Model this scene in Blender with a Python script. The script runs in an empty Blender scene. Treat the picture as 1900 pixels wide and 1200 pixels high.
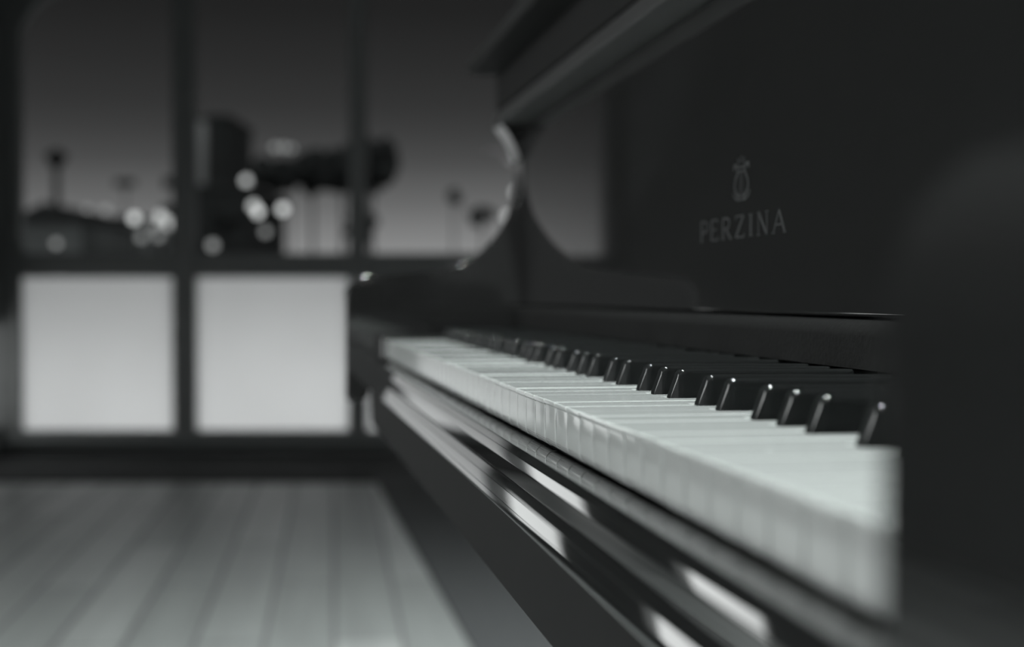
import bpy, bmesh, math, random
from mathutils import Vector, Matrix
random.seed(7)
S = bpy.context.scene
COL = S.collection

# ------------------------------------------------------------------ camera
YAW, PITCH, CZ = 0.16932, 0.01939, 0.78
cam = bpy.data.cameras.new('camera'); camo = bpy.data.objects.new('camera', cam); COL.objects.link(camo)
camo.location = (0, 0, CZ)
camo.rotation_euler = (math.pi/2 - PITCH, 0, -YAW)
cam.lens = 50; cam.sensor_width = 36; cam.clip_start = .01; cam.clip_end = 2000
cam.dof.use_dof = True; cam.dof.focus_distance = .635; cam.dof.aperture_fstop = 5.9
S.camera = camo

# room frame: u to the right, w away from the camera (window wall is square to it); z up from the floor
CY, SY = math.cos(YAW), math.sin(YAW)
def R(u, w, z=0.): return Vector((u*CY + w*SY, w*CY - u*SY, z))

# ------------------------------------------------------------------ view and world
S.view_settings.view_transform = 'Standard'; S.view_settings.look = 'None'
S.view_settings.exposure = 0; S.view_settings.gamma = 1; S.view_settings.use_curve_mapping = False
S.cycles.use_denoising = True
S.cycles.caustics_reflective = False; S.cycles.caustics_refractive = False
S.cycles.max_bounces = 8; S.cycles.glossy_bounces = 6; S.cycles.diffuse_bounces = 3
S.cycles.sample_clamp_indirect = 8; S.cycles.sample_clamp_direct = 0
wd = bpy.data.worlds.new('world'); S.world = wd; wd.use_nodes = True
nt = wd.node_tree; nt.nodes.clear()
tc = nt.nodes.new('ShaderNodeTexCoord')
sep = nt.nodes.new('ShaderNodeSeparateXYZ'); nt.links.new(tc.outputs['Generated'], sep.inputs[0])
# evening sky: bright band over the horizon fading upward
rmp = nt.nodes.new('ShaderNodeValToRGB'); nt.links.new(sep.outputs['Z'], rmp.inputs[0])
el = rmp.color_ramp.elements
stops = [(0, .29), (.03, .26), (.0636, .14), (.093, .070), (.113, .047), (.131, .034), (.158, .025), (.195, .016), (.24, .0135), (1, .013)]
el[0].position = stops[0][0]; el[1].position = stops[-1][0]
for p, v in stops[1:-1]: el.new(p)
for e, (p, v) in zip(sorted(el, key=lambda e: e.position), stops): e.color = (v*.99, v*1.0, v*1.0, 1)
# half of the world behind the camera: even fill added to lift the darks
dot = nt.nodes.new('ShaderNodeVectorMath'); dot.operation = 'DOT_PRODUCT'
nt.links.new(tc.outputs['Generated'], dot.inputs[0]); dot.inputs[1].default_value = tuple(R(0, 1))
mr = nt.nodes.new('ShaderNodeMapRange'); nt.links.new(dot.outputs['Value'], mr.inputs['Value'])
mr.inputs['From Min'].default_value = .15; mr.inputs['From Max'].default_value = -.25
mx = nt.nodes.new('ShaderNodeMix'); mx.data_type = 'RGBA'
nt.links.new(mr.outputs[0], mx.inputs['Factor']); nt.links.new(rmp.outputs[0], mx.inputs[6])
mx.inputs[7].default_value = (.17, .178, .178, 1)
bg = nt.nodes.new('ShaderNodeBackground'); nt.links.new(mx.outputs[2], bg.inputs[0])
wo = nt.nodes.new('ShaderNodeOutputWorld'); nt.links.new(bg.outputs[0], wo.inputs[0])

# ------------------------------------------------------------------ key lamp and added unseen lights
def area(name, loc, target, size, power, sy=None, shape='DISK', color=(.93, 1, .98)):
    l = bpy.data.lights.new(name, 'AREA'); l.shape = shape; l.size = size
    if sy: l.size_y = sy
    l.energy = power; l.color = color
    o = bpy.data.objects.new(name, l); COL.objects.link(o); o.location = loc
    o.rotation_euler = (Vector(target) - Vector(loc)).to_track_quat('-Z', 'Y').to_euler()
    return o
area('unseen_key_spot', (.0, .16, 2.1), (.15, .45, .735), .07, 25)
area('unseen_key_spot', (.0, 1.15, 2.1), (.15, 1.15, .735), .07, 12)  # unseen spot added to brighten the far keys
sp = bpy.data.lights.new('unseen_floor_fill', 'SPOT'); sp.energy = 330; sp.spot_size = 2.3; sp.spot_blend = 1; sp.shadow_soft_size = .12; sp.color = (.95, 1, .99)  # unseen spot added to brighten the near floor
spo = bpy.data.objects.new('unseen_floor_fill', sp); COL.objects.link(spo); spo.location = R(.50, 2.15, 2.25)
area('unseen_pane_backlight', R(-.9, 7.95, .12), R(-.9, 7.05, .30), 4.6, 20, .25, 'RECTANGLE', (.97, 1, 1))  # unseen light added outside so the frosted panes glow

# ------------------------------------------------------------------ materials
def mat(name, col, rough=.5, ior=1.45, noise=0, scale=20, coat=0, bump=0, metal=0, emit=None, emit_s=0, spec=.5, stretch=(1, 1, 1)):
    m = bpy.data.materials.new(name); m.use_nodes = True; t = m.node_tree
    b = t.nodes['Principled BSDF']
    b.inputs['Roughness'].default_value = rough; b.inputs['IOR'].default_value = ior
    b.inputs['Metallic'].default_value = metal; b.inputs['Coat Weight'].default_value = coat
    b.inputs['Coat Roughness'].default_value = .03; b.inputs['Specular IOR Level'].default_value = spec
    if emit: b.inputs['Emission Color'].default_value = (*emit, 1); b.inputs['Emission Strength'].default_value = emit_s
    c = t.nodes.new('ShaderNodeTexCoord'); mp = t.nodes.new('ShaderNodeMapping'); mp.inputs['Scale'].default_value = stretch
    t.links.new(c.outputs['Object'], mp.inputs[0])
    n = t.nodes.new('ShaderNodeTexNoise'); n.inputs['Scale'].default_value = scale; n.inputs['Detail'].default_value = 4
    t.links.new(mp.outputs[0], n.inputs['Vector'])
    r = t.nodes.new('ShaderNodeMapRange'); t.links.new(n.outputs[0], r.inputs['Value'])
    r.inputs['From Min'].default_value = .25; r.inputs['From Max'].default_value = .75
    r.inputs['To Min'].default_value = 1 - noise; r.inputs['To Max'].default_value = 1 + noise
    v = t.nodes.new('ShaderNodeVectorMath'); v.operation = 'SCALE'; v.inputs[0].default_value = col
    t.links.new(r.outputs[0], v.inputs['Scale']); t.links.new(v.outputs[0], b.inputs['Base Color'])
    if bump:
        bp = t.nodes.new('ShaderNodeBump'); bp.inputs['Strength'].default_value = bump; bp.inputs['Distance'].default_value = .001
        t.links.new(n.outputs[0], bp.inputs['Height']); t.links.new(bp.outputs[0], b.inputs['Normal'])
    return m
M = {}
M['lacquer'] = mat('black_polyester_lacquer', (.017, .017, .017), .035, 2.1, .05)
M['satin'] = mat('satin_black', (.018, .018, .018), .6, 1.3, .05, spec=.2)
M['edge'] = mat('satin_lid_highlight', (.06, .06, .06), .5, 1.4, .05)  # highlight along the lid front put into a paler colour
M['rail'] = mat('polished_rail_lacquer', (.010, .010, .010), .03, 2.7, .05, coat=1)
M['board'] = mat('fallboard_lacquer', (.020, .020, .020), .04, 1.9, .05)
M['ebony'] = mat('black_key_gloss', (.013, .014, .014), .11, 2.0, .08)
M['ivory'] = mat('white_key_acrylic', (.62, .64, .632), .035, 1.5, .015, 60)
M['felt'] = mat('black_felt', (.010, .010, .010), .95, 1.3, .2, 400, bump=.3, spec=.2)
M['pewter'] = mat('pewter_inlay', (.065, .067, .069), .45, 1.6, .1, metal=.4)
M['brass'] = mat('brass', (.5, .42, .25), .25, metal=1)
M['frame'] = mat('dark_window_frame', (.17, .175, .175), .6, 1.45, .1)
M['wall'] = mat('dark_wall_paint', (.12, .124, .124), .8, 1.4, .08, 6)
M['sidewall'] = mat('grey_side_wall', (.17, .18, .18), .8, 1.4, .05, 6)
M['floor_shade'] = mat('dark_floor_shade', (.045, .047, .047), .8, 1.3, .15, 5, spec=.1)  # darkness of the far floor put into a colour
M['rug'] = mat('dark_rug', (.07, .073, .075), .95, 1.3, .25, 90, bump=.5)
M['tree'] = mat('foliage', (.085, .09, .09), .9, 1.3, .3, 3)
M['bark'] = mat('bark', (.08, .08, .08), .9, 1.3, .2)
M['bld_dark'] = mat('dark_render', (.08, .085, .085), .8, 1.4, .15, .5)
M['bld_mid'] = mat('mid_grey_render', (.42, .44, .44), .8, 1.4, .2, .4)
M['bld_lit'] = mat('pale_render', (.85, .86, .86), .8, 1.4, .1, .3)
M['roofm'] = mat('roof_slate', (.10, .105, .105), .8, 1.4, .2, 1)
M['ground'] = mat('asphalt', (.10, .10, .10), .9, 1.4, .2, 1)
M['metal'] = mat('dark_steel', (.06, .06, .06), .5, 1.5, .1)
def emis(name, v):
    m = bpy.data.materials.new(name); m.use_nodes = True; t = m.node_tree; t.nodes.clear()
    e = t.nodes.new('ShaderNodeEmission'); e.inputs[0].default_value = (.97, 1, .99, 1); e.inputs[1].default_value = v
    o = t.nodes.new('ShaderNodeOutputMaterial'); t.links.new(e.outputs[0], o.inputs[0]); return m
M['lamp'] = emis('lamp_globe', 1.2)
M['lamp_mid'] = emis('lamp_globe_soft', .85)
M['lamp_dim'] = emis('lamp_globe_dim', .40)
M['win_lit'] = emis('lit_shop_window', .30)
M['key_fill'] = emis('key_fill_glow', 3.1)  # glow of the added, unseen window that lights the keys
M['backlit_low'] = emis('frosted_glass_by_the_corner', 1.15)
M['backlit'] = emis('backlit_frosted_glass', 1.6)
def frosted():
    m = bpy.data.materials.new('frosted_glass'); m.use_nodes = True; t = m.node_tree; t.nodes.clear()
    a = t.nodes.new('ShaderNodeBsdfTranslucent')
    n = t.nodes.new('ShaderNodeTexNoise'); n.inputs['Scale'].default_value = 1.3
    c = t.nodes.new('ShaderNodeTexCoord'); t.links.new(c.outputs['Object'], n.inputs['Vector'])
    r = t.nodes.new('ShaderNodeMapRange'); t.links.new(n.outputs[0], r.inputs['Value'])
    r.inputs['To Min'].default_value = .68; r.inputs['To Max'].default_value = .9
    k = t.nodes.new('ShaderNodeCombineColor')
    for i in range(3): t.links.new(r.outputs[0], k.inputs[i])
    t.links.new(k.outputs[0], a.inputs[0])
    o = t.nodes.new('ShaderNodeOutputMaterial'); t.links.new(a.outputs[0], o.inputs[0]); return m
M['frosted'] = frosted()
def clear_glass():
    m = bpy.data.materials.new('clear_glass'); m.use_nodes = True; t = m.node_tree; t.nodes.clear()
    a = t.nodes.new('ShaderNodeBsdfTransparent'); g = t.nodes.new('ShaderNodeBsdfGlossy'); g.inputs['Roughness'].default_value = .02
    f = t.nodes.new('ShaderNodeFresnel'); f.inputs[0].default_value = 1.02
    x = t.nodes.new('ShaderNodeMixShader'); t.links.new(f.outputs[0], x.inputs[0]); t.links.new(a.outputs[0], x.inputs[1]); t.links.new(g.outputs[0], x.inputs[2])
    o = t.nodes.new('ShaderNodeOutputMaterial'); t.links.new(x.outputs[0], o.inputs[0]); return m
M['glass'] = clear_glass()
def floor_mat():
    m = bpy.data.materials.new('polished_plank_floor'); m.use_nodes = True; t = m.node_tree; b = t.nodes['Principled BSDF']
    c = t.nodes.new('ShaderNodeTexCoord'); mp = t.nodes.new('ShaderNodeMapping')
    mp.inputs['Rotation'].default_value = (0, 0, math.pi/2 + YAW - .125 + 0.0)
    t.links.new(c.outputs['Object'], mp.inputs[0])
    br = t.nodes.new('ShaderNodeTexBrick'); t.links.new(mp.outputs[0], br.inputs['Vector'])
    br.inputs['Scale'].default_value = 1; br.inputs['Brick Width'].default_value = 1.3; br.inputs['Row Height'].default_value = .156
    br.inputs['Mortar Size'].default_value = .006; br.inputs['Mortar Smooth'].default_value = .3
    br.inputs['Color1'].default_value = (.34, .355, .35, 1); br.inputs['Color2'].default_value = (.255, .27, .265, 1); br.inputs['Mortar'].default_value = (.16, .165, .165, 1)
    n = t.nodes.new('ShaderNodeTexNoise'); n.inputs['Scale'].default_value = 14
    mp2 = t.nodes.new('ShaderNodeMapping'); mp2.inputs['Scale'].default_value = (.06, 1, 1); t.links.new(mp.outputs[0], mp2.inputs[0]); t.links.new(mp2.outputs[0], n.inputs['Vector'])
    r = t.nodes.new('ShaderNodeMapRange'); t.links.new(n.outputs[0], r.inputs['Value']); r.inputs['To Min'].default_value = .75; r.inputs['To Max'].default_value = 1.25
    v = t.nodes.new('ShaderNodeVectorMath'); v.operation = 'SCALE'; t.links.new(br.outputs['Color'], v.inputs[0]); t.links.new(r.outputs[0], v.inputs['Scale'])
    t.links.new(v.outputs[0], b.inputs['Base Color'])
    rr = t.nodes.new('ShaderNodeMapRange'); t.links.new(br.outputs['Fac'], rr.inputs['Value']); rr.inputs['To Min'].default_value = .42; rr.inputs['To Max'].default_value = .65
    t.links.new(rr.outputs[0], b.inputs['Roughness']); b.inputs['IOR'].default_value = 1.45; b.inputs['Specular IOR Level'].default_value = .25
    return m
M['floor'] = floor_mat()

# ------------------------------------------------------------------ helpers
def link(name, bm, m, parent=None, smooth=False, normals=True):
    if normals: bmesh.ops.recalc_face_normals(bm, faces=bm.faces)
    me = bpy.data.meshes.new(name); bm.to_mesh(me); bm.free()
    me.materials.append(M[m] if isinstance(m, str) else m)
    if smooth:
        for p in me.polygons: p.use_smooth = True
    o = bpy.data.objects.new(name, me); COL.objects.link(o)
    if parent is not None:
        o.parent = parent; base = Vector(parent.get('_b', (0, 0, 0)))
        if parent.type == 'EMPTY': me.transform(Matrix.Rotation(-parent.rotation_euler.z, 4, 'Z') @ Matrix.Translation(-parent.location))
    return o
def thing(name, label, cat, loc, rz=0, group=None):
    o = bpy.data.objects.new(name, None); COL.objects.link(o); o.location = loc; o.rotation_euler = (0, 0, rz)
    o.empty_display_size = .1
    o['label'] = label; o['category'] = cat
    if group: o['group'] = group
    return o
def tag(o, label, cat, group=None, kind=None):
    o['label'] = label; o['category'] = cat
    if group: o['group'] = group
    if kind: o['kind'] = kind
    return o
def struct(o): o['kind'] = 'structure'; return o
def origin_to(o, loc):
    """put a top-level mesh's origin at loc"""
    o.data.transform(Matrix.Translation(-Vector(loc))); o.location = loc; return o
def prism(bm, pts, axis, a, b, bev=0, seg=2, mtx=None):
    """extrude polygon pts between a and b along axis ('X','Y','Z'); bevels all its edges by bev"""
    def mk(p, t):
        if axis == 'Y': v = Vector((p[0], t, p[1]))
        elif axis == 'Z': v = Vector((p[0], p[1], t))
        else: v = Vector((t, p[0], p[1]))
        return mtx(v) if mtx else v
    t = bmesh.new()
    v0 = [t.verts.new(mk(p, a)) for p in pts]; v1 = [t.verts.new(mk(p, b)) for p in pts]
    n = len(pts)
    t.faces.new(v0); t.faces.new(v1[::-1])
    for i in range(n): t.faces.new((v0[i], v0[(i+1) % n], v1[(i+1) % n], v1[i]))
    bmesh.ops.recalc_face_normals(t, faces=t.faces)
    if bev: bmesh.ops.bevel(t, geom=list(t.edges), offset=bev, segments=seg, profile=.5, affect='EDGES', clamp_overlap=True)
    me = bpy.data.meshes.new('t'); t.to_mesh(me); t.free(); bm.from_mesh(me); bpy.data.meshes.remove(me)
def box(bm, x0, x1, y0, y1, z0, z1, bev=0, seg=2, mtx=None):
    prism(bm, [(x0, z0), (x1, z0), (x1, z1), (x0, z1)], 'Y', y0, y1, bev, seg, mtx)
def rbox(bm, u0, u1, w0, w1, z0, z1, bev=0, seg=2):
    box(bm, u0, u1, w0, w1, z0, z1, bev, seg, mtx=lambda v: R(v.x, v.y, v.z))
def arc(cx, cy, r, a0, a1, n):
    return [(cx + r*math.cos(math.radians(a0 + (a1-a0)*i/n)), cy + r*math.sin(math.radians(a0 + (a1-a0)*i/n))) for i in range(n+1)]
def smooth_by_angle(o, deg=40):
    me = o.data
    for p in me.polygons: p.use_smooth = True
    bm = bmesh.new(); bm.from_mesh(me)
    for e in bm.edges:
        if len(e.link_faces) == 2 and e.calc_face_angle(0) > math.radians(deg): e.smooth = False
    bm.to_mesh(me); bm.free()
    w = o.modifiers.new('weighted_normals', 'WEIGHTED_NORMAL'); w.keep_sharp = True; w.weight = 100
    return o

# ------------------------------------------------------------------ room shell
bm = bmesh.new(); rbox(bm, -2.62, 3.4, -2.4, 7.0, -.06, 0); struct(link('floor', bm, 'floor'))
bm = bmesh.new(); rbox(bm, -2.62, 3.4, -2.4, 7.2, 3.0, 3.1); struct(link('ceiling', bm, 'wall'))
WL, WR = -2.5, 3.25
# window wall: solid pieces round the opening
ZS, ZT = .121, 2.27          # bottom of low panes, head of tall panes
bm = bmesh.new(); rbox(bm, WL-.12, WR, 7.0, 7.14, 0, .07); rbox(bm, WL-.12, WR, 7.0, 7.14, 2.36, 3.0)
rbox(bm, WL-.12, -2.47, 7.0, 7.14, .07, 2.36); rbox(bm, 3.0, WR, 7.0, 7.14, .07, 2.36)
struct(link('wall_back', bm, 'wall'))
bm = bmesh.new(); rbox(bm, WL, WR, 6.975, 7.0, 0, .055, .004); struct(link('baseboard_back', bm, 'frame'))
bm = bmesh.new(); rbox(bm, WR, WR+.12, -2.4, 7.14, 0, 3.0); struct(link('wall_right', bm, 'wall'))
bm = bmesh.new()
openings = [(-.5, 2.4, .45, 2.15), (4.22, 5.0, .13, .60), (5.98, 6.96, .13, .66)]  # tall first opening is added out of view to light the keys
rbox(bm, WL-.12, WL, -2.4, -.5, 0, 3.0)
rbox(bm, WL-.12, WL, 2.4, 4.22, 0, 3.0); rbox(bm, WL-.12, WL, 5.0, 5.98, 0, 3.0); rbox(bm, WL-.12, WL, 6.96, 7.0, 0, 3.0)
for (a, b, z0, z1) in openings:
    rbox(bm, WL-.12, WL, a, b, 0, z0); rbox(bm, WL-.12, WL, a, b, z1, 3.0)
struct(link('wall_left', bm, 'sidewall'))
bm = bmesh.new(); rbox(bm, WL, WL+.015, -2.4, 6.97, 0, .09, .004); struct(link('baseboard_left', bm, 'sidewall'))

bm = bmesh.new(); rbox(bm, WL+.016, WR-.001, 5.92, 6.974, .0, .006, .002); struct(link('floor_shade_strip_1', bm, 'floor_shade'))  # dark strip that paints shade on the floor along the windows

# window_1: the big grid of the far wall
win = struct(bpy.data.objects.new('window_1', None)); COL.objects.link(win); win.location = R(-.9, 7.0, 0); win.rotation_euler = (0, 0, -YAW)
bays = [(-2.405, -1.66), (-1.55, -.80), (-.712, .04), (.14, .89), (.99, 1.74), (1.84, 2.9)]
edges = [-2.5] + [x for b in bays for x in b] + [3.0]
F0, F1 = 6.955, 7.03
bm = bmesh.new()
for i in range(0, len(edges), 2): rbox(bm, edges[i], edges[i+1], F0, F1, .055, 2.36, .006)
struct_part = link('mullions', bm, 'frame', win)
bm = bmesh.new()
for a, b in bays:
    rbox(bm, a, b, F0, F1, .055, ZS, .006); rbox(bm, a, b, F0, F1, .87, .989, .006); rbox(bm, a, b, F0, F1, ZT, 2.36, .006)
link('transoms', bm, 'frame', win)
# rounded head corners of the tall lights
bm = bmesh.new()
for (uc, s) in ((bays[0][0], 1),):
    r = .26
    pts = [(uc, ZT)] + [(uc + s*(r - r*math.cos(t)), ZT - r + r*math.sin(t)) for t in [i*math.pi/2/8 for i in range(9)]]
    prism(bm, pts, 'Y', F0+.002, F1-.002, 0, mtx=lambda v: R(v.x, v.y, v.z))
link('corner_spandrel', bm, 'frame', win)
bm = bmesh.new(); rbox(bm, -2.5, 3.0, 6.88, 6.958, .062, .088, .006); link('window_sill', bm, 'sidewall', win)
for a, b in bays:
    bm = bmesh.new(); rbox(bm, a-.01, b+.01, 6.995, 7.0, .98, ZT+.01); link('clear_pane', bm, 'glass', win)
    bm = bmesh.new()
    v = [bm.verts.new(R(*p)) for p in ((a-.01, 6.99, ZS-.01), (b+.01, 6.99, ZS-.01), (b+.01, 6.99, .88), (a-.01, 6.99, .88))]; bm.faces.new(v)
    p = link('frosted_pane', bm, 'frosted', win, normals=False)
# side windows; the tall one is unseen, added to light the keys
for k, (a, b, z0, z1) in enumerate(openings):
    wn = struct(bpy.data.objects.new('window_%d' % (k+2), None)); COL.objects.link(wn); wn.location = R(WL, (a+b)/2, 0); wn.rotation_euler = (0, 0, -YAW)
    bm = bmesh.new(); rbox(bm, WL-.08, WL-.07, a, b, z0, z1); link('backlit_pane', bm, ('key_fill', 'backlit', 'backlit_low')[k], wn)
    bm = bmesh.new(); t = .012 if k == 2 else .025
    rbox(bm, WL-.07, WL+.01, a, a+t, z0, z1, .003); rbox(bm, WL-.07, WL+.01, b-t, b, z0, z1, .003)
    rbox(bm, WL-.07, WL+.01, a+t, b-t, z0, z0+t, .003); rbox(bm, WL-.07, WL+.01, a+t, b-t, z1-t, z1, .003)
    if k == 0:
        for q in (.45, 1.45): rbox(bm, WL-.07, WL+.01, q, q+.04, z0+t, z1-t, .003)
    link('window_frame', bm, 'frame', wn)

# rug under and beyond the piano
bm = bmesh.new(); box(bm, .44, 2.3, .4, 6.15, .0, .009, .003)
rug = link('rug', bm, 'rug'); origin_to(rug, (1.3, 3.2, 0)); tag(rug, 'dark rug lying on the plank floor under the piano', 'rug')

# ------------------------------------------------------------------ grand piano
KT = CZ - .0448            # level of the white key tops
NEAR, W = .2343, .0235; FAR = NEAR + 52*W
XF, XB, XW = .1184, .1184+.0555, .270   # key front, black key front, back of the keys
AN0, AN1 = NEAR-.057, NEAR-.105         # near arm
AF0, AF1 = FAR+.055, FAR+.105           # far arm
H = lambda h: CZ + h
piano = thing('grand_piano', 'black lacquered grand piano seen along its keyboard', 'piano', (.9, (NEAR+FAR)/2, 0))

# black key centres, measured from the far (bass) end
names = [('ABCDEFG')[i % 7] for i in range(52)]
shift = {'A': .0033, 'C': -.0023, 'D': .0023, 'F': -.0033, 'G': 0}
blacks = []
for i in range(51):
    if names[i] in shift: blacks.append((i, (i+1)*W + shift[names[i]]))
bw = .0098
# white keys
for i, nme in enumerate(names):
    d0, d1 = i*W + .0005, (i+1)*W - .0005        # distance from bass end
    lo, hi = d0, d1
    for j, c in blacks:
        if j == i: hi = min(hi, c - bw/2 - .0011)
        if j == i-1: lo = max(lo, c + bw/2 + .0011)
    y0, y1, yl, yh = FAR-d1, FAR-d0, FAR-hi, FAR-lo
    dz = random.uniform(-.00022, .00022); z = KT + dz
    xn = XB - .0012
    bm = bmesh.new()
    pts = [(XF, y0), (xn, y0)]
    if yl > y0 + 1e-5: pts += [(xn, yl)]
    pts += [(XW, yl), (XW, yh)]
    if yh < y1 - 1e-5: pts += [(xn, yh)]
    pts += [(xn, y1), (XF, y1)]
    prism(bm, pts, 'Z', z-.0023, z, .0005, 3)
    # moulded front below the lip, curling back at the bottom
    fr = [(XF+.0006, z-.0023), (XF+.0006, z-.0165)] + arc(XF+.0051, z-.0165, .0045, 180, 262, 6)[1:] + [(xn, z-.0209), (xn, z-.0023)]
    prism(bm, fr, 'Y', y0+.0002, y1-.0002, .0006, 2)
    o = link('white_key', bm, 'ivory', piano); smooth_by_angle(o, 35)
# black keys
for j, c in blacks:
    yc = FAR - c; z = KT; hh = .0125 + random.uniform(-.0002, .0002)
    bm = bmesh.new()
    # stations along X: (x, top height, half width base, half width top)
    st = []
    for s in range(8):
        a = s/7*math.pi/2
        st.append((XB + .0052 + .0032*math.sin(a) - .0052*(1-s/7)**1*0, hh - .0030*(1-math.sin(a))))
    prof = [(XB, -.003), (XB+.0002, .0005), (XB+.0034, hh-.0030)] + [(XB+.0034+.0032*(1-math.cos(a)), hh-.0030+.0030*math.sin(a)) for a in [k*math.pi/2/6 for k in range(1, 7)]] + [(XW, hh-.0008)]
    def ring(x, zt, full):
        # cross-section at x from base to zt with rounded shoulders
        tip = .0019*max(0., 1 - (x-XB)/.009)**1.6
        hwb, hwt = bw/2 - tip*.8, bw/2 - .00095*max(0, zt)/.0125 - tip
        r = min(.0017, max(.0002, zt*.4)) if full else min(.0017, max(.0002, zt*.3))
        p = [(-hwb, -.003), (-hwt, zt-r)]
        for k in range(1, 5):
            a = k*math.pi/2/4; p.append((-hwt + r*(1-math.cos(a)), zt - r + r*math.sin(a)))
        q = [(-a, b) for a, b in p[::-1]]
        return [bm.verts.new((x, yc + a, z + b)) for a, b in p + q]
    rings = [ring(x, zt, x > XB+.006) for x, zt in prof[1:]]
    rings.insert(0, [bm.verts.new((XB, v.co.y, z - .003 + .0004*k/12)) for k, v in enumerate(rings[0])])
    for a, b in zip(rings, rings[1:]):
        n = len(a)
        for k in range(n): bm.faces.new((a[k], a[(k+1) % n], b[(k+1) % n], b[k]))
    bm.faces.new(rings[-1]); bm.faces.new(rings[0][::-1])
    o = link('black_key', bm, 'ebony', piano); smooth_by_angle(o, 50)

# key slip: rounded front strip below the keys
def bulge(p, q, amt, n=8):
    """slightly convex run of points from p to q"""
    dx, dz = q[0]-p[0], q[1]-p[1]; l = math.hypot(dx, dz); nx, nz_ = dz/l, -dx/l
    if nx > 0: nx, nz_ = -nx, -nz_
    return [(p[0]+dx*k/n + nx*amt*4*(k/n)*(1-k/n), p[1]+dz*k/n + nz_*amt*4*(k/n)*(1-k/n)) for k in range(n+1)]
def grooved(pts, at):
    """dark reflected lines put into the shape: a .3 mm notch at the given points"""
    out = []
    for k, p in enumerate(pts):
        if k in at: out += [(p[0]+.00003, p[1]+.00014), (p[0]+.00035, p[1]), (p[0]-.00003, p[1]-.00014)]
        else: out.append(p)
    return out
sl = [(XF+.004, H(-.0668)), (.1094, H(-.0670))] + grooved(bulge((.1086, H(-.0674)), (.1066, H(-.0752)), .00018, 12), (5,)) + [(.1066, H(-.0822)), (XF+.004, H(-.0822))]  # notch stands in for a dark line reflected in the polish
bm = bmesh.new(); prism(bm, sl, 'Y', AN0, AF0); o = link('key_slip', bm, 'rail', piano); smooth_by_angle(o, 30)
# key bed rail: the broader moulding under it
rl = [(.13, H(-.0823)), (.1066, H(-.0823))] + grooved(bulge((.1058, H(-.0827)), (.1024, H(-.0948)), .00035, 14), (5, 11)) + arc(.1040, H(-.0953), .0016, 165, 262, 6) + [(.112, H(-.0985)), (.13, H(-.0985))]
bm = bmesh.new(); prism(bm, rl, 'Y', AN1-.0, AF1-.0); o = link('key_bed_rail', bm, 'rail', piano); smooth_by_angle(o, 30)
kb = [(.1090, H(-.0970)), (.1105, H(-.139)), (.1120, H(-.141)), (.60, H(-.141)), (.60, H(-.0970))]
bm = bmesh.new(); prism(bm, kb, 'Y', AN1+.001, AF1-.001); o = link('key_bed', bm, 'satin', piano); smooth_by_angle(o, 30)
# dark gap lining behind the key fronts
bm = bmesh.new(); box(bm, .178, .268, NEAR, FAR, H(-.0668)-.003, KT-.0225); link('key_frame_felt', bm, 'felt', piano)
# end blocks between keys and arms
for (a, b) in ((AN0+.0003, NEAR-.0006), (FAR+.0006, AF0-.0003)):
    bm = bmesh.new(); box(bm, XF-.004, .262, a, b, H(-.066), KT+.004, .003, 3); o = link('key_block', bm, 'lacquer', piano); smooth_by_angle(o, 40)

# arms: side silhouette with the big concave sweep
top = [(.0800, -.004), (.0812, .0045), (.0850, .0118), (.0900, .0170), (.0960, .0202), (.1134, .0228), (.1478, .0251), (.1824, .0293), (.2115, .0369),
       (.2319, .0502), (.2495, .0689), (.2613, .0893), (.2684, .1154), (.2690, .1386), (.2643, .1559), (.2554, .1731), (.2470, .1840)]
def catmull(p, n=5):
    out = []
    for i in range(len(p)-1):
        a, b, c, d = p[max(i-1, 0)], p[i], p[i+1], p[min(i+2, len(p)-1)]
        for k in range(n):
            t = k/n
            out.append(tuple(.5*((2*b[q]) + (-a[q]+c[q])*t + (2*a[q]-5*b[q]+4*c[q]-d[q])*t*t + (-a[q]+3*b[q]-3*c[q]+d[q])*t**3) for q in (0, 1)))
    return out + [p[-1]]
sweep = catmull(top)
arm = [(.0800, -.1080), (.0830, -.1120), (.0972, -.1120), (.1047, -.1060), (.1047, -.100), (.60, -.100), (.60, .186)] + [(x, h) for x, h in sweep[::-1]]
for (a, b) in ((AN1, AN0), (AF0, AF1)):
    bm = bmesh.new(); prism(bm, [(x, H(h)) for x, h in arm], 'Y', a, b, 0)
    # soften the outline edges
    ed = [e for e in bm.edges if abs(e.verts[0].co.y - e.verts[1].co.y) < 1e-6]
    bmesh.ops.bevel(bm, geom=ed, offset=.006, segments=5, profile=.5, affect='EDGES', clamp_overlap=True)
    o = link('arm', bm, 'lacquer', piano); smooth_by_angle(o, 35)

# fallboard
bm = bmesh.new(); box(bm, .2720, .2900, AN0+.0005, AF0-.0005, H(-.010), H(.184), .002, 2)
fb = link('fallboard', bm, 'board', piano); smooth_by_angle(fb, 40)
bm = bmesh.new()
prism(bm, [(.2585, H(-.0326)), (.2585, H(-.018))] + arc(.2655, H(-.018), .007, 180, 90, 6)[1:] + [(.2930, H(-.011)), (.2930, H(-.0326))], 'Y', AN0+.0005, AF0-.0005)
o = link('name_rail', bm, 'felt', piano); smooth_by_angle(o, 30)
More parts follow.
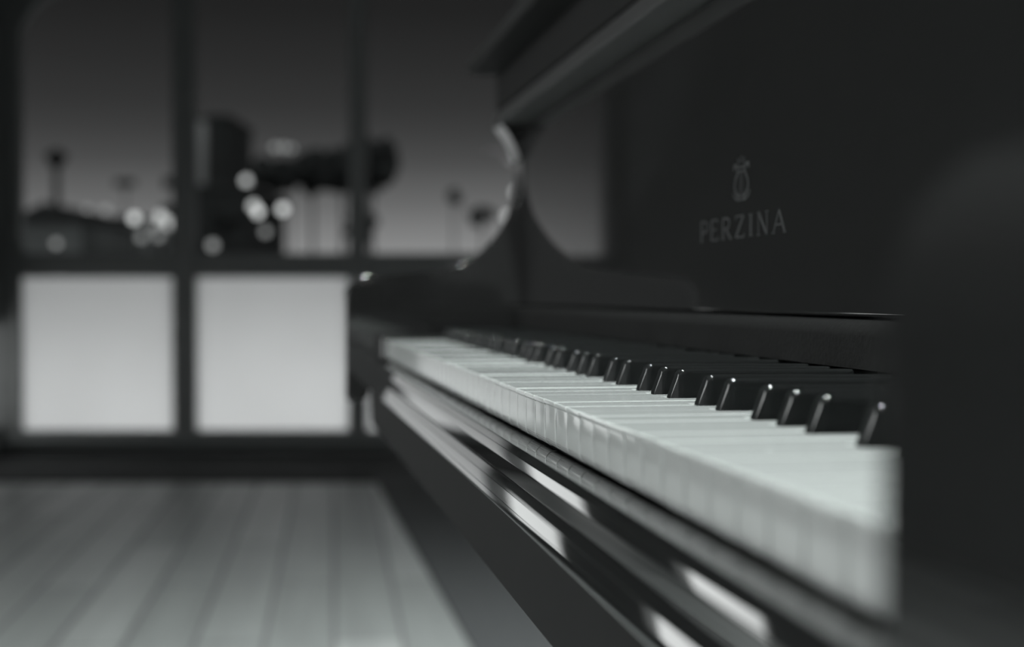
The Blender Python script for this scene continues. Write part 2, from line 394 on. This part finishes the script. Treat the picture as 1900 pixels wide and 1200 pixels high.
# lettering inlaid on the fallboard
def stroke(bm, pts, wd, y_of, z_of, closed=False):
    """flat-topped ribbon of width wd (mm) through pts (mm) standing .25 mm proud of the board"""
    n = len(pts)
    L, Rr = [], []
    for i, p in enumerate(pts):
        a = pts[max(i-1, 0)]; b = pts[min(i+1, n-1)]
        if closed: a = pts[(i-1) % n]; b = pts[(i+1) % n]
        dx, dz = b[0]-a[0], b[1]-a[1]; l = math.hypot(dx, dz) or 1
        nx, nz_ = -dz/l*wd/2, dx/l*wd/2
        L.append((p[0]+nx, p[1]+nz_)); Rr.append((p[0]-nx, p[1]-nz_))
    X0, X1 = .27175, .2725
    def V(x, p): return bm.verts.new((x, y_of(p[0]), z_of(p[1])))
    f = [(V(X0, l), V(X0, r), V(X1, l), V(X1, r)) for l, r in zip(L, Rr)]
    rng = range(n if closed else n-1)
    for i in rng:
        a, b = f[i], f[(i+1) % n]
        bm.faces.new((a[0], b[0], b[1], a[1])); bm.faces.new((a[0], a[2], b[2], b[0])); bm.faces.new((a[1], b[1], b[3], a[3]))
    if not closed:
        for q in (f[0], f[-1]): bm.faces.new((q[0], q[1], q[3], q[2]))
HT = 13.2; TK, TN = 1.75, .8
def bowl(x0, ztop, zbot, wdt): return [(x0, ztop)] + [(x0 + wdt*.45 + wdt*.55*math.sin(t), (ztop+zbot)/2 + (ztop-zbot)/2*math.cos(t)) for t in [k*math.pi/8 for k in range(9)]] + [(x0, zbot)]
def serif(x, z, w_=4.2): return ([(x-w_/2, z), (x+w_/2, z)], .6)
G = {
 'P': ([([(2, 0), (2, HT)], TK), (bowl(2, HT-.4, HT*.45, 8), 1.2), serif(2, .3), serif(2, HT-.3, 3)], 10),
 'E': ([([(2, 0), (2, HT)], TK), ([(2, HT-.4), (9.5, HT-.4)], .9), ([(2, HT*.52), (8, HT*.52)], .9), ([(2, .4), (10, .4)], .9), ([(9.5, HT), (9.5, HT-2.6)], .7), ([(10, 0), (10, 2.8)], .7)], 11),
 'R': ([([(2, 0), (2, HT)], TK), (bowl(2, HT-.4, HT*.48, 8), 1.2), ([(5.5, HT*.48), (11.5, 0)], TK), serif(2, .3), serif(12, .3, 2.4)], 13),
 'Z': ([([(1, HT-.4), (10.5, HT-.4)], .9), ([(10.2, HT-.4), (1.2, .4)], TK), ([(1, .4), (11, .4)], .9), ([(1.2, HT), (1.2, HT-2.6)], .7), ([(11, 0), (11, 2.8)], .7)], 12),
 'I': ([([(3, 0), (3, HT)], TK), serif(3, .3), serif(3, HT-.3)], 6),
 'N': ([([(2, 0), (2, HT)], TN), ([(2, HT), (11, 0)], TK), ([(11, 0), (11, HT)], TN), serif(2, .3, 3.4), serif(11, HT-.3, 3.4), serif(1.4, HT-.3, 2.4)], 13),
 'A': ([([(1, 0), (7, HT)], TN), ([(6.6, HT), (12.6, 0)], TK), ([(3.2, HT*.36), (10.6, HT*.36)], .8), serif(1, .3, 3.4), serif(12.4, .3, 3.4)], 14)}
word = 'PERZINA'; gap = 3.5
tot = sum(G[c][1] for c in word) + gap*(len(word)-1)
sc = 153/tot
bm = bmesh.new(); cx = 0
for ch in word:
    for pts, wd_ in G[ch][0]:
        stroke(bm, [(cx + x, z) for x, z in pts], wd_, lambda q: .8760 - q*sc/1000, lambda q: H(.0340) + q/1000)
    cx += G[ch][1] + gap
o = link('lettering', bm, 'pewter', fb)
# crest above the word: lyre under a small crown
bm = bmesh.new(); yo = lambda q: .7965 - q/1000; zo = lambda q: H(.0560) + q/1000
for s in (-1, 1):
    stroke(bm, [(s*x, z) for x, z in catmull([(2, 2), (8, 3.5), (12, 8), (10, 13), (6.5, 16.5), (8.5, 20), (12.5, 20.5), (13, 17.8)], 4)], 2.0, yo, zo)
    stroke(bm, [(s*x, z) for x, z in catmull([(1, .2), (7, .4), (13, 2.4), (15, 5)], 4)], 1.1, yo, zo)
    stroke(bm, [(s*3, 3), (s*3, 16)], .8, yo, zo)
stroke(bm, [(0, 1), (0, 17)], .9, yo, zo); stroke(bm, [(-8, 16.6), (8, 16.6)], 1.2, yo, zo)
stroke(bm, [(-5, 19.5), (-6.5, 25), (-2.5, 21.8), (0, 26), (2.5, 21.8), (6.5, 25), (5, 19.5)], 1.0, yo, zo); stroke(bm, [(-5, 19.2), (5, 19.2)], 1.2, yo, zo)
o = link('crest', bm, 'pewter', fb)
# body, lid and folded flap
def rimpts(inset=0):
    i = inset
    return [(.30+i, AN1+i), (1.75-i, AN1+i), (1.86-i, .35), (1.90-i, .62), (1.80-i, .86), (1.52-i*.7, 1.02-i*.5), (1.20-i*.6, 1.16-i*.8), (.90-i*.3, 1.36-i), (.66, AF1-i), (.30+i, AF1-i)]
bm = bmesh.new(); prism(bm, rimpts(), 'Z', H(-.139), H(.183), .003, 2); o = link('case', bm, 'lacquer', piano); smooth_by_angle(o, 30)
ld = [(.2437, H(.1850)), (.2520, H(.2047)), (.64, H(.2047)), (.64, H(.1850))]
bm = bmesh.new(); prism(bm, ld, 'Y', AN1-.006, AF1+.006, .0022, 3); o = link('lid_front', bm, 'edge', piano); smooth_by_angle(o, 40)
bm = bmesh.new()
prism(bm, [(p[0]+.34 if k in (0, 9) else p[0]+.01, p[1]) for k, p in enumerate(rimpts(-.006))], 'Z', H(.1850), H(.2047), .002, 2)
o = link('lid', bm, 'satin', piano); smooth_by_angle(o, 30)
bm = bmesh.new(); box(bm, .2496, .62, AN1+.01, AF1+.004, H(.2050), H(.2436), .002, 2); o = link('music_shelf', bm, 'satin', piano); smooth_by_angle(o, 40)
bm = bmesh.new(); prism(bm, [(.2174, H(.2440)), (.60, H(.2440)), (.60, H(.266)), (.2290, H(.266)), (.2174, H(.258))], 'Y', AN1+.01, AF1+.004, .003, 3)
o = link('folded_lid_flap', bm, 'satin', piano); smooth_by_angle(o, 40)
# legs, lyre, pedals
def leg(x, y):
    bm = bmesh.new(); segs = [(.060, H(-.142)), (.060, H(-.20)), (.050, H(-.215)), (.044, .42), (.032, .10), (.040, .085), (.040, .055)]
    rings = [[bm.verts.new((x+a*r, y+b*r, z)) for a, b in ((-1, -1), (1, -1), (1, 1), (-1, 1))] for r, z in segs]
    for p, q in zip(rings, rings[1:]):
        for k in range(4): bm.faces.new((p[k], p[(k+1) % 4], q[(k+1) % 4], q[k]))
    bm.faces.new(rings[0]); bm.faces.new(rings[-1][::-1])
    l = link('leg', bm, 'lacquer', piano)
    bm = bmesh.new(); bmesh.ops.create_cone(bm, cap_ends=True, segments=20, radius1=.026, radius2=.026, depth=.018, matrix=Matrix.Translation((x, y, .0351)) @ Matrix.Rotation(math.pi/2, 4, 'X'))
    c = link('caster', bm, 'brass', l); c.data.transform(Matrix.Translation(-piano.location))
leg(.52, AF1-.09); leg(.52, AN1+.09); leg(1.70, .50)
bm = bmesh.new()
for s in (-.05, .05): box(bm, .585, .61, .85+s-.012, .85+s+.012, .16, H(-.142), .003)
ly = link('pedal_lyre', bm, 'lacquer', piano)
bm = bmesh.new(); box(bm, .56, .66, .75, .95, .10, .16, .006); link('pedal_box', bm, 'lacquer', piano)
for s in (-.045, 0, .045):
    bm = bmesh.new(); box(bm, .47, .575, .85+s-.011, .85+s+.011, .106, .114, .003); link('pedal', bm, 'brass', piano)

# children of meshes that hang under the piano need the same offset as their parent
for o in piano.children_recursive:
    if o.name.split('.')[0] in ('lettering', 'crest'): o.data.transform(Matrix.Translation(-piano.location))

# ------------------------------------------------------------------ outside
GZ = -.35                                     # street level
def D(px, py, w):                              # where a sight line through the photo meets depth w
    return ((px-950)/2639*w, (548.8-py)/2639*w + CZ)
bm = bmesh.new(); rbox(bm, -120, 120, 7.16, 400, GZ-.2, GZ); struct(link('ground', bm, 'ground'))

def building(name, label, px0, px1, pytop, w, m, depth=8, roof=None, wins=0, cat='building', group=None, lit=False):
    u0, zt = D(px0, pytop, w); u1, _ = D(px1, pytop, w)
    t = thing(name, label, cat, R((u0+u1)/2, w, GZ), -YAW, group)
    bm = bmesh.new(); rbox(bm, u0, u1, w, w+depth, GZ, zt, .05, 1); link('walls', bm, m, t)
    bm = bmesh.new()
    if roof == 'gable':
        rh = (u1-u0)*.28
        prism(bm, [(u0-.2, zt), (u1+.2, zt), ((u0+u1)/2, zt+rh)], 'Y', w-.2, w+depth+.2, 0, mtx=lambda v: R(v.x, v.y, v.z))
    else:
        rbox(bm, u0-.12, u1+.12, w-.12, w+depth+.12, zt-.02, zt+.18, .03, 1)
    link('roof', bm, 'roofm', t)
    if wins:
        n = wins; du = (u1-u0)/n; rows = max(1, int((zt-GZ)/2.6))
        for r_ in range(rows):
            for k in range(n):
                a = u0 + du*(k+.28); z0 = GZ + 1.0 + r_*2.5
                if z0+1.2 > zt: continue
                bm = bmesh.new(); rbox(bm, a, a+du*.44, w-.04, w+.02, z0, z0+1.2)
                link('window', bm, 'win_lit' if lit and (k+r_) % 2 == 0 else 'metal', t)
    return t
building('house', 'low grey house at far left of the skyline, below the slim tower', 20, 150, 412, 58, 'bld_mid', roof='gable', wins=4)
building('house', 'long low flat-roofed block in the middle of the left tall pane', 157, 259, 408, 70, 'bld_mid', wins=5)
building('house', 'low gabled house beside the bright street lamps, left of the wide mullion', 262, 345, 420, 56, 'bld_mid', roof='gable', wins=3)
building('tower_block', 'tall dark tower block rising alone right of the wide mullion', 386, 425, 219, 88, 'bld_dark', wins=3)
building('tower_block', 'pale tall narrow building between wide mullion and dark tower block', 340, 383, 224, 96, 'bld_lit', wins=0)
building('house', 'dark low building in front of the dark tower block', 352, 462, 352, 50, 'bld_dark', roof=None, wins=4)

# slim observation tower with a wide cap
t = thing('water_tower', 'slim tower with wide dark cap at far left of the skyline', 'tower', R(D(106, 0, 100)[0], 100, GZ), -YAW)
uc, zc = D(106, 300, 100)
bm = bmesh.new()
for k in range(1):
    bmesh.ops.create_cone(bm, cap_ends=True, segments=16, radius1=.34, radius2=.22, depth=zc-GZ, matrix=Matrix.Translation(R(uc, 100, (zc+GZ)/2)))
link('shaft', bm, 'metal', t)
bm = bmesh.new(); bmesh.ops.create_cone(bm, cap_ends=True, segments=20, radius1=.35, radius2=.85, depth=.8, matrix=Matrix.Translation(R(uc, 100, zc)))
bmesh.ops.create_cone(bm, cap_ends=True, segments=20, radius1=.85, radius2=.1, depth=.5, matrix=Matrix.Translation(R(uc, 100, zc+.65)))
link('tank', bm, 'metal', t)
# roadside sign boards on a pole
for (px, py, w, wd_, ht, lab) in ((233, 340, 68.5, 1.0, .36, 'small dark signboard on a pole above the left street lamps'), (322, 340, 45, .62, .36, 'small dark signboard on a pole, upper one beside the wide mullion'), (318, 388, 42, .55, .3, 'small dark signboard on a pole, lower one beside the wide mullion')):
    uc, zc = D(px, py, w)
    t = thing('signboard', lab, 'sign', R(uc, w, GZ), -YAW)
    bm = bmesh.new(); rbox(bm, uc-wd_/2, uc+wd_/2, w-.04, w+.04, zc-ht/2, zc+ht/2, .02, 1); link('board', bm, 'metal', t)
    bm = bmesh.new(); rbox(bm, uc-.03, uc+.03, w+.04, w+.10, GZ, zc, 0); link('pole', bm, 'metal', t)

# trees: crown of leaf clumps on a trunk
def tree(label, px, py, w, rad_px, seed, sq=1., m='tree', name='tree', n=26, group=None):
    rnd = random.Random(seed); uc, zc = D(px, py, w); r = rad_px/2639*w
    t = thing(name, label, 'tree', R(uc, w, GZ), -YAW, group)
    bm = bmesh.new()
    for k in range(n):
        a, b, q = rnd.uniform(-1, 1), rnd.uniform(-1, 1), rnd.uniform(-1, 1)
        if a*a+b*b+q*q > 1.1: continue
        s = r*rnd.uniform(.22, .42)
        mt = Matrix.Translation(R(uc + a*r*.8, w + b*r*.8, zc + q*r*.8*sq))
        bmesh.ops.create_icosphere(bm, subdivisions=2, radius=s, matrix=mt)
    for v in bm.verts: v.co += Vector((rnd.uniform(-1, 1), rnd.uniform(-1, 1), rnd.uniform(-1, 1)))*r*.06
    link('crown', bm, m, t)
    bm = bmesh.new(); tr = max(.05, r*.05)
    bmesh.ops.create_cone(bm, cap_ends=True, segments=10, radius1=tr*1.3, radius2=tr*.6, depth=zc-GZ, matrix=Matrix.Translation(R(uc, w, (zc+GZ)/2)))
    link('trunk', bm, 'bark', t)
    return t
tree('big dark tree, leftmost crown right of the tower block', 510, 324, 34, 46, 1, .7, n=60)
tree('big dark tree crown in the middle of the second tall pane', 580, 322, 36, 50, 2, .75, n=64)
tree('big dark tree crown just left of the thin mullion', 636, 312, 33, 52, 9, .9, n=64)
tree('big dark tree crown right of the thin mullion, tallest of the group', 690, 302, 31, 50, 3, 1.15, n=64)
tree('small greyish tree standing in the third tall pane', 842, 366, 60, 18, 4, 1, n=18)
tree('dark leafy tree beside the piano arm, low in the third tall pane', 896, 402, 45, 26, 5, .8, n=26)
tree('dark shrub-like tree at the foot of the thin mullion', 668, 420, 30, 34, 6, 1.1, n=24)
tree('low dark bushy tree at the lower left of the second tall pane', 415, 415, 40, 36, 8, .8, n=20)

# street lamps: globe on a post
lamps = [(250, 405, 62, .20, 'lamp', 'brightest street lamp of the left tall pane, at its centre'), (316, 414, 52, .20, 'lamp_mid', 'bright street lamp right beside the wide mullion'),
 (300, 402, 53, .20, 'lamp_mid', 'street lamp just left of the pair near the wide mullion'), (263, 440, 50, .14, 'lamp_dim', 'faint low street lamp below the brightest lamp'),
 (295, 438, 50, .14, 'lamp_dim', 'faint low street lamp, second below the bright lamps'), (163, 389, 80, .18, 'lamp_dim', 'faint street lamp left of centre above the long low block'),
 (196, 390, 80, .2, 'lamp_dim', 'soft street lamp right of centre above the long low block'), (478, 393, 48, .17, 'lamp', 'brightest street lamp of the second tall pane'),
 (471, 382, 47, .16, 'lamp_mid', 'street lamp overlapping the brightest one of the second tall pane'), (458, 336, 60, .20, 'lamp_mid', 'high street lamp at the left edge of the big trees'),
 (525, 388, 46, .15, 'lamp', 'single round street lamp in front of the pale lit building'), (493, 430, 46, .13, 'lamp_dim', 'low faint street lamp under the trees'),
 (511, 274, 90, .20, 'lamp_dim', 'faint lamp on top of the tree skyline, left one'), (528, 274, 90, .20, 'lamp_dim', 'faint lamp on top of the tree skyline, middle one'),
 (542, 276, 90, .16, 'lamp_dim', 'faint lamp on top of the tree skyline, right one'), (395, 455, 38, .13, 'lamp_dim', 'low lamp at the lower left of the second tall pane'),
 (960, 357, 49, .18, 'lamp_mid', 'street lamp touching the edge of the piano arm'), (942, 402, 48, .16, 'lamp_mid', 'street lamp half hidden behind the curve of the piano arm'),
 (334, 384, 54.6, .18, 'lamp_mid', 'bright street lamp half hidden by the left edge of the wide mullion'), (286, 418, 53, .16, 'lamp_dim', 'dim street lamp left of the bright cluster by the wide mullion'),
 (446, 372, 66, .15, 'lamp_dim', 'dim added globe standing in for bright sky between the tower block and the big trees'), (105, 452, 45, .12, 'lamp_dim', 'faint low lamp at the lower left of the left tall pane')]  # globe between tower block and big trees is added, imitating bright sky
for (px, py, w, r, m, lab) in lamps:
    uc, zc = D(px, py, w)
    t = thing('street_lamp', lab, 'street lamp', R(uc, w, GZ), -YAW, 'street lamps outside the window')
    bm = bmesh.new(); bmesh.ops.create_icosphere(bm, subdivisions=2, radius=r, matrix=Matrix.Translation(R(uc, w, zc))); link('lamp_globe', bm, m, t)
    bm = bmesh.new(); bmesh.ops.create_cone(bm, cap_ends=True, segments=8, radius1=.06, radius2=.035, depth=zc-r-GZ, matrix=Matrix.Translation(R(uc, w, (zc-r+GZ)/2))); link('post', bm, 'metal', t)
